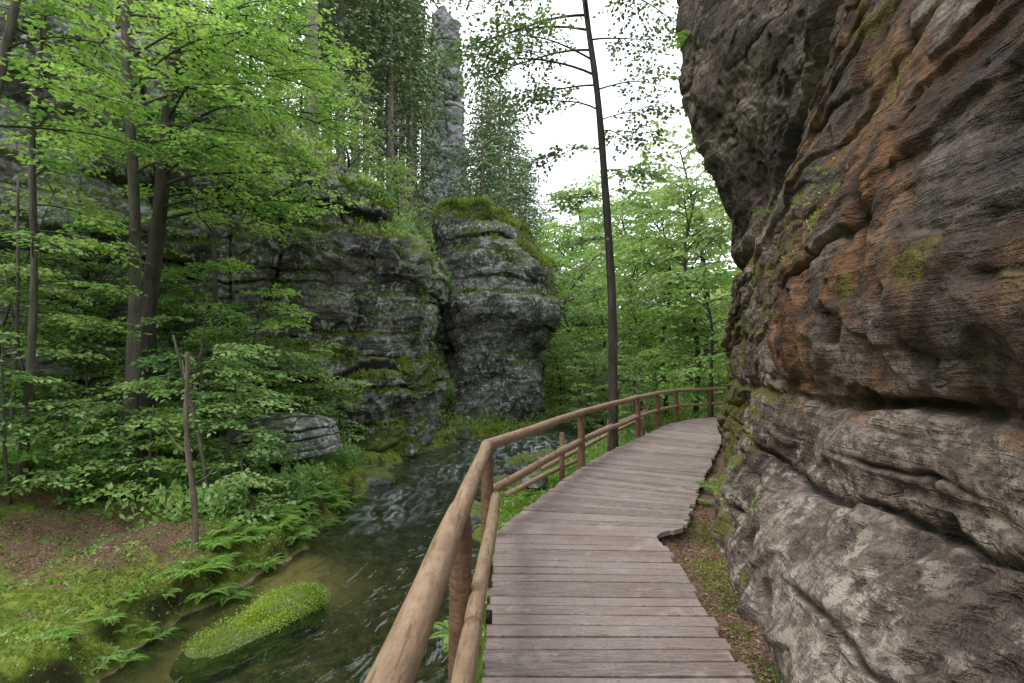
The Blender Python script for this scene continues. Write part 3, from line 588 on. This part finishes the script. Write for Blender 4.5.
def put_fern(s,label,group,k,loc):
    if not fused[k]: o=fo[k]; fused[k]=1
    else: o=fo[k].copy(); COL.objects.link(o)
    o.location=loc; o.scale=(s,)*3; o.rotation_euler=(random.uniform(-.15,.15),random.uniform(-.15,.15),random.uniform(0,6)); tag(o,label,'fern',group)
    if not group and 'group' in o: del o['group']
rg=np.random.default_rng(9)
for i in range(110):
    Yd=rg.uniform(4.8,12); l=np.interp(Yd,LY,LX); x=l-rg.uniform(.0,.45)*(1 if Yd<7 else 1.8)
    put_fern(rg.uniform(.22,.4) if Yd<6.3 else rg.uniform(.35,.75),'bright green fern growing along the edge of the left stream bank','ferns on the left stream bank',i%4,(x,Yd,gz(x,Yd)))
for i in range(26):
    Yd=rg.uniform(8.2,14); x=-rg.uniform(4.2,8.5); put_fern(rg.uniform(.7,1.2),'fern in the shade under the left saplings','ferns under the saplings',i%4,(x,Yd,gz(x,Yd)))
for i in range(40):
    Yd=rg.uniform(7.5,20); r_=np.interp(Yd,RY,RX); x=r_+rg.uniform(.1,1.3)
    put_fern(rg.uniform(.4,.85),'fern on the strip between the stream and the boardwalk','ferns between stream and boardwalk',i%4,(x,Yd,gz(x,Yd)))
for i,(x,y,z,s,lb) in enumerate([(3.5,10.6,7.8,1.1,'fern hanging high on the dark overhanging block'),(4.3,9.3,4.15,.6,'small fern tucked in the crack under the dark block'),(2.3,6.6,-.05,.35,'green plant growing at the rock foot beside the boardwalk edge'),(2.65,7.3,-.02,.5,'leafy plant at the rock foot just beyond the boardwalk notch'),(-.45,3.9,-.95,.5,'fern below the near railing above the water'),(-.55,5.2,-.95,.6,'fern under the railing corner')]):
    put_fern(s,lb,None,i%4,(x,y,z))
# ------------------------------------------------------------ stuff
def scat(name,P,N,L,W,mat,label,up=.8,seed=1):
    rg=np.random.default_rng(seed); n=len(P); D=N*up+rg.normal(0,.6,(n,3)); D[:,2]+=.25
    Nn=rg.normal(0,1,(n,3)); Nn[:,2]+=.8
    T=.45+rg.normal(0,.2,n)+.8*perlin(P*1.1)
    o=leafmesh(name,P,D,Nn,L*rg.uniform(.5,1.4,n),W*rg.uniform(.6,1.3,n),T,mat); tag(o,label,kind='stuff'); return o
Z1=lambda n:np.tile([0,0,1.],(n,1))
rg=np.random.default_rng(5)
n=80000; x=rg.uniform(-9,-3,n); y=rg.uniform(4,14,n); k=((np.interp(y,LY,LX)-x)>-.1)&(rg.random(n)<1.1-np.exp(-((x+5.2)/1.15)**2-((y-7.1)/.85)**2)*.95)&(fbm(np.stack([x,y,0*x],-1)*1.9,3)>-.04)&(ground(x,y)>-1.17); x=x[k];y=y[k]; z=ground(x,y); P=np.stack([x,y,z-.004],1)
scat('moss_tufts',P,Z1(len(P)),.034,.018,M['grass'],'short green moss and herbs covering the left bank',seed=2,up=.5)
n=34000; x=rg.uniform(-10,-3.6,n); y=rg.uniform(7.8,15,n); k=(perlin(np.stack([x,y,0*x],-1)*.9)>-.1)&((np.interp(y,LY,LX)-x)>.1); x=x[k];y=y[k]; P=np.stack([x,y,ground(x,y)+rg.uniform(0,.45,len(x))],1)
scat('undergrowth',P,Z1(len(P)),.11,.07,M['leaf_mid'],'low leafy undergrowth beneath the left saplings',seed=3,up=.3)
n=6000; x=rg.uniform(-6.5,-3.3,n); y=rg.uniform(4.6,8,n); k=(perlin(np.stack([x,y,0*x],-1)*2.2+5)>.12)&((np.interp(y,LY,LX)-x)>.0); x=x[k];y=y[k]; P=np.stack([x,y,ground(x,y)+rg.uniform(0,.05,len(x))],1)
scat('bank_plants',P,Z1(len(P)),.045,.028,M['leaf_bright'],'small herbs scattered over the near left bank',seed=23,up=.4)
n=22000; y=rg.uniform(3,24,n); r_=np.interp(y,RY,RX); x=r_+rg.uniform(-.05,2.2,n); k=(perlin(np.stack([x,y,0*x],-1)*1.2)>-.05)&(ground(x,y)>-1.18); x=x[k];y=y[k]
k=x<np.interp(y,DLY,DLX)-.05; x=x[k];y=y[k]; P=np.stack([x,y,ground(x,y)+rg.uniform(0,.15,len(x))],1)
scat('bank_plants',P,Z1(len(P)),.09,.045,M['fern'],'small leafy plants on the right stream bank',seed=4,up=.5)
n=40000; y=16+24*rg.random(n)**1.5; x=rg.uniform(-6,12,n); g_=ground(x,y); k=(g_>-1.15)&(g_<2.5); dlt=np.interp(y,DLY,DLX); k&=~((y<18.8)&(x>dlt-.2)); x=x[k];y=y[k]; P=np.stack([x,y,ground(x,y)+rg.uniform(0,.6,len(x))*(.5+.5*perlin(np.stack([x,y,0*x],-1)*.7))],1)
scat('valley_plants',P,Z1(len(P)),.16,.09,M['leaf_far'],'green undergrowth on the valley floor beyond the bend',seed=6,up=.3)
def topscat(Pa,Na,n,thr,seed,hmin=-9,cond=None):
    rg=np.random.default_rng(seed); m=(Na[:,2]>thr)&(Pa[:,2]>hmin)&(perlin(Pa*.9+2)>-.15)
    if cond is not None: m&=cond
    k=np.where(m)[0]; i=rg.choice(k,n); return Pa[i]+rg.normal(0,.04,(n,3)),Na[i]
P,N=topscat(lwP,lwN,50000,.5,1); scat('cliff_plants',P,N,.13,.05,M['grass'],'moss grass and small plants on the ledges of the left cliff',seed=7)
P,N=topscat(lwP,lwN,6000,.55,11,4.5); P=P+np.random.default_rng(3).uniform(0,.25,(len(P),1))*np.array([0,0,1.]); scat('cliff_plants',P,N,.13,.07,M['leaf_mid'],'leafy shrubs growing over the top edge of the left cliff',seed=27)
cnd=(lwP[:,1]>19.5)&(lwP[:,1]<24)&(perlin(lwP*1.1+8)>.05)
P,N=topscat(lwP,lwN,2600,-.9,12,-.8,cnd); scat('cliff_plants',P,N,.16,.08,M['fern'],'plants filling the narrow cleft beside the rounded rock',seed=28)
P,N=topscat(bkP,bkN,32000,.42,2,4.5); scat('cliff_plants',P,N,.20,.06,M['grass'],'grass and heather capping the rounded rock',seed=8)
P,N=topscat(slP,slN,18000,.25,3,-1.18); scat('moss_tufts',P,N,.018,.012,M['moss_bright'],'moss cushion on the slab in the water',seed=9)
k=np.where((rwN[:,2]>.45)&(rwP[:,1]>4.6)&(rwP[:,2]<3.5)&(rwP[:,2]>-.1)&(perlin(rwP*1.5)>.1))[0]; i=rg.choice(k,4000); scat('moss_tufts',rwP[i],rwN[i],.035,.014,M['grass'],'moss on the lower ledges of the right rock wall',seed=10)
n=80000; y=rg.uniform(13,70,n); x=rg.uniform(-30,2,n); db=sdist(x,y,CL); k=(db>1.5)&(db<22); x=x[k];y=y[k]; k=perlin(np.stack([x,y,0*x],-1)*.5)>-.2; x=x[k];y=y[k]; P=np.stack([x,y,ground(x,y)+rg.uniform(0,1.,len(x))*np.clip(.3+perlin(np.stack([x,y,0*x],-1)*.6)*1.5,0,1)],1)
scat('slope_undergrowth',P,Z1(len(P)),.30,.15,M['leaf_mid'],'bilberry and brush covering the slope above the cliff',seed=11,up=.4)
n=14000; x=np.concatenate([rg.normal(-5.1,1.,n//2),rg.uniform(1.2,2.3,n//2)]); y=np.concatenate([rg.normal(7.,.75,n//2),rg.uniform(2,7,n//2)]); k=(x>0)|(x<np.interp(y,LY,LX)-.2); x=x[k];y=y[k];n=len(x); P=np.stack([x,y,ground(x,y)+.006],1)
g_=G('leaf_litter'); c_=g_.mix(g_.attr('tint'),(.08,.045,.028),(.34,.21,.12)); lm_=g_.end(g_.pbr(c_,.8))
o=leafmesh('leaf_litter',P,np.stack([rg.normal(0,1,n),rg.normal(0,1,n),rg.normal(0,.12,n)],1),np.stack([rg.normal(0,.3,n),rg.normal(0,.3,n),np.ones(n)],1),rg.uniform(.015,.045,n),rg.uniform(.006,.02,n),rg.random(n),lm_); tag(o,'brown fallen leaves and needles scattered on the ground',kind='stuff')
n=8000; y=rg.uniform(2.5,6.,n); x=np.interp(y,[2.5,5,6],[1.40,1.80,2.05])+rg.normal(0,.12,n); k=perlin(np.stack([x,y,0*x],-1)*2.2)>-.1; x=x[k];y=y[k]; P=np.stack([x,y,ground(x,y)-.004],1)
scat('moss_tufts',P,Z1(len(P)),.022,.012,M['grass'],'moss patches on the soil strip beside the boardwalk',seed=15)
# ------------------------------------------------------------ boardwalk
Lk=np.array([(-.15,-2),(-.15,1),(-.15,3),(-.14,5.3),(-.03,5.62),(.80,7.9),(1.60,9.8),(3.0,12.5),(4.15,14.8),(5.6,16.6),(8.8,18.2),(12,19)])
Rk=np.array([(1.20,-2),(1.20,1),(1.22,3),(1.38,5.2),(1.70,5.42),(2.34,6.95),(3.2,8.9),(4.25,11.2),(5.35,13.6),(6.6,15.3),(9.3,16.8),(12.3,17.4)])
Mk=(Lk+Rk)/2; S=np.concatenate([[0],np.cumsum(np.linalg.norm(np.diff(Mk,axis=0),axis=1))])
br=root('boardwalk',(0,0,0),'weathered wooden plank boardwalk curving along the rock wall','boardwalk'); br['kind']='structure'
mb=MB(); pw=.138; q=np.arange(0,S[-1]-pw,pw); rg=np.random.default_rng(3)
def LR(s): return np.array([np.interp(s,S,Lk[:,0]),np.interp(s,S,Lk[:,1])]),np.array([np.interp(s,S,Rk[:,0]),np.interp(s,S,Rk[:,1])])
for s in q:
    gp=rg.uniform(.007,.011)
    a0,b0=LR(s+gp); a1,b1=LR(s+pw-gp)
    e=(b0-a0)/np.linalg.norm(b0-a0); jl,jr=rg.uniform(-.025,.012),rg.uniform(-.03,.03)
    a0=a0+e*jl;a1=a1+e*jl;b0=b0+e*jr;b1=b1+e*jr
    z=rg.uniform(-.005,.005); zz=rg.uniform(-.004,.004); bev=.006
    u=(a1-a0); u=u/(np.linalg.norm(u)+1e-9)*bev; w=(b1-b0); w=w/(np.linalg.norm(w)+1e-9)*bev
    segs=6; rows_=[]
    for i in range(segs+1):
        t=i/segs; p0=a0*(1-t)+b0*t; p1=a1*(1-t)+b1*t; uu=u*(1-t)+w*t; zt=z+zz*t+.002*math.sin(t*5+s*7)
        rows_.append([(*p0,-.045+zt),(*p0,zt-.005),(*(p0+uu),zt),(*(p1-uu),zt),(*p1,zt-.005),(*p1,-.045+zt)])
    V=np.array(rows_).reshape(-1,3); Fc=[]
    for i in range(segs):
        for j in range(6): Fc.append([i*6+j,i*6+(j+1)%6,(i+1)*6+(j+1)%6,(i+1)*6+j])
    for b in (0,segs*6): Fc+= [[b,b+1,b+2,b+3],[b,b+3,b+4,b+5]]
    mb.add(V,np.array(Fc)[:,::-1],rg.uniform(0.0,1))
    if a0[1]<9:
        for t in (.06,.5,.94):
            for vv in (.3,.7):
                c=(a0*(1-t)+b0*t)*(1-vv)+(a1*(1-t)+b1*t)*vv; an=np.arange(4)*PI/2; V=np.stack([c[0]+.0045*np.cos(an),c[1]+.0045*np.sin(an),np.full(4,z+.0045)],1); mb.add(V,[[0,1,2,3]],-1.)
mb.build('planks',M['plank'],br,False)
for off in (.10,.5,.9):
    mb=MB(); ss=np.linspace(0,S[-1]-.05,90); P=[]
    for s in ss:
        a,b=LR(s); P.append((*(a*(1-off)+b*off),-.115))
    mb.tube(np.array(P),.062,6); mb.build('side_beam',M['bark_dark'],br)
# ------------------------------------------------------------ railing
rl=root('wooden_railing',(-.23,5.15,0),'round log railing on the stream side of the curving boardwalk','railing')
def W2(P): return np.asarray(P,float)-np.array([-.23,5.15,0])
posts=[(-.33,-.6),(-.27,2.85),(-.235,5.15),(1.10,8.75),(2.93,12.8),(3.85,14.55),(4.85,16.2),(6.1,17.0),(8.6,18.5),(11.8,19.6)]
def logtube(a,b,r,seed,n=16,sag=0.):
    a=np.array(a,float);b=np.array(b,float); L=np.linalg.norm(b-a); m=max(8,int(L/.08)); t=np.linspace(0,1,m)
    P=a+(b-a)*t[:,None]; P[:,2]+=-sag*np.sin(PI*t)+.004*np.sin(t*L*2+seed); P[:,0]+=.004*np.sin(t*L*3+seed)
    R=r*(1+.06*perlin(np.stack([t*L*1.3,t*0+seed*3.3,t*0],1))+.045*perlin(np.stack([t*L*5,t*0+seed,t*0],1))); R[0]*=.9; R[-1]*=.9
    mb=MB(); mb.tube(W2(P),R,n); return mb
RZ=.845; MZ=.40
for i,(x,y) in enumerate(posts):
    mb=logtube((x,y,-1.15 if y<13 else -.6),(x,y,RZ-.03),.058 if i<4 else .062,i+1,14)
    p=mb.build('post',M['post'],rl)
for i,(a,b) in enumerate(zip(posts[:-1],posts[1:])):
    a=np.array(a);b=np.array(b);e=(b-a)/np.linalg.norm(b-a)
    ex=.045
    logtube((*(a-e*ex*(i!=0)),RZ+.0015*i),(*(b+e*ex),RZ+.0015*i+.006*(i%2)),.056-.003*(i%2),20+i,18,.005).build('top_rail',M['log'],rl)
    nrm=np.array([e[1],-e[0]])*.10
    if i==1: logtube((*(a+nrm*.95-e*.3),MZ),(*(b+nrm*.95-e*.12),MZ),.046,40+i).build('middle_rail',M['log'],rl)
    elif i==0: logtube((*(a+nrm),MZ),(*(b+nrm-e*.32),MZ),.046,40+i).build('middle_rail',M['log'],rl)
    else: logtube((*(a+e*.02),MZ),(*(b-e*.02),MZ),.046,40+i).build('middle_rail',M['log'],rl)
mb=MB(); mb.tube(W2([(-.125,2.62,.40),(-.095,2.62,.40)]),[.032,.032],14,t=0.); mb.build('bolt',M['post'],rl)
r2=root('log_barrier',(2.3,13.2,-.1),'low rough log barrier on the bank below the far railing','barrier')
o2=np.array([2.3,13.2,-.1])
for i,(a,b) in enumerate([((.9,10.6,-.05),(4.0,16.3,.25)),((.6,10.9,-.45),(4.1,16.9,.0)),((-.1,9.4,-.62),(1.5,12.0,-.45))]):
    mb=MB(); a=np.array(a)-o2; b=np.array(b)-o2; mb.tube([a,(a+b)/2+[0,0,.03],b],[.05,.048,.045],9); mb.build('rail',M['log'],r2)
for x,y in [(1.0,11.0),(2.4,13.6),(3.9,16.3)]:
    mb=MB(); mb.tube(np.array([(x,y,-1.1),(x,y,.25)])-o2,[.05,.05],9); mb.build('post',M['post'],r2)
# ------------------------------------------------------------ light, sky, camera
w=bpy.data.worlds.new('World'); scene.world=w; w.use_nodes=True; nt=w.node_tree; nt.nodes.clear()
out=nt.nodes.new('ShaderNodeOutputWorld'); sky=nt.nodes.new('ShaderNodeTexSky'); sky.sky_type='NISHITA'; sky.sun_disc=False; sky.sun_elevation=math.radians(58); sky.sun_rotation=math.radians(-70)
b1=nt.nodes.new('ShaderNodeBackground'); b1.inputs[1].default_value=.15; nt.links.new(sky.outputs[0],b1.inputs[0])
tc=nt.nodes.new('ShaderNodeTexCoord'); no=nt.nodes.new('ShaderNodeTexNoise'); no.inputs['Scale'].default_value=2.2; no.inputs['Detail'].default_value=6; nt.links.new(tc.outputs['Generated'],no.inputs['Vector'])
cr=nt.nodes.new('ShaderNodeValToRGB'); cr.color_ramp.elements[0].position=.3; cr.color_ramp.elements[0].color=(.78,.82,.90,1); cr.color_ramp.elements[1].position=.65; cr.color_ramp.elements[1].color=(.95,.97,1,1); nt.links.new(no.outputs[0],cr.inputs[0])
b2=nt.nodes.new('ShaderNodeBackground'); b2.inputs[1].default_value=2.6; nt.links.new(cr.outputs[0],b2.inputs[0])
mx=nt.nodes.new('ShaderNodeMixShader'); mx.inputs[0].default_value=.85; nt.links.new(b1.outputs[0],mx.inputs[1]); nt.links.new(b2.outputs[0],mx.inputs[2]); nt.links.new(mx.outputs[0],out.inputs[0])
sl=bpy.data.lights.new('sun','SUN'); sl.energy=1.5; sl.angle=math.radians(20); sl.color=(1,.95,.87); so=bpy.data.objects.new('sun',sl); COL.objects.link(so); so.rotation_euler=(math.radians(12),math.radians(-30),0)
cam=bpy.data.cameras.new('camera'); cam.lens=F/1024*36; cam.sensor_width=36; cam.shift_y=(HY-341.5)/1024; cam.clip_end=2000; cam.clip_start=.05
co=bpy.data.objects.new('camera',cam); COL.objects.link(co); co.location=(0,0,CZ); co.rotation_euler=(PI/2,0,0); scene.camera=co
scene.view_settings.view_transform='Standard'; scene.view_settings.look='None'; scene.view_settings.exposure=0
for o in list(COL.objects):
    if 'kind' in o and not o['kind']: del o['kind']
print('LEAVES',NL)
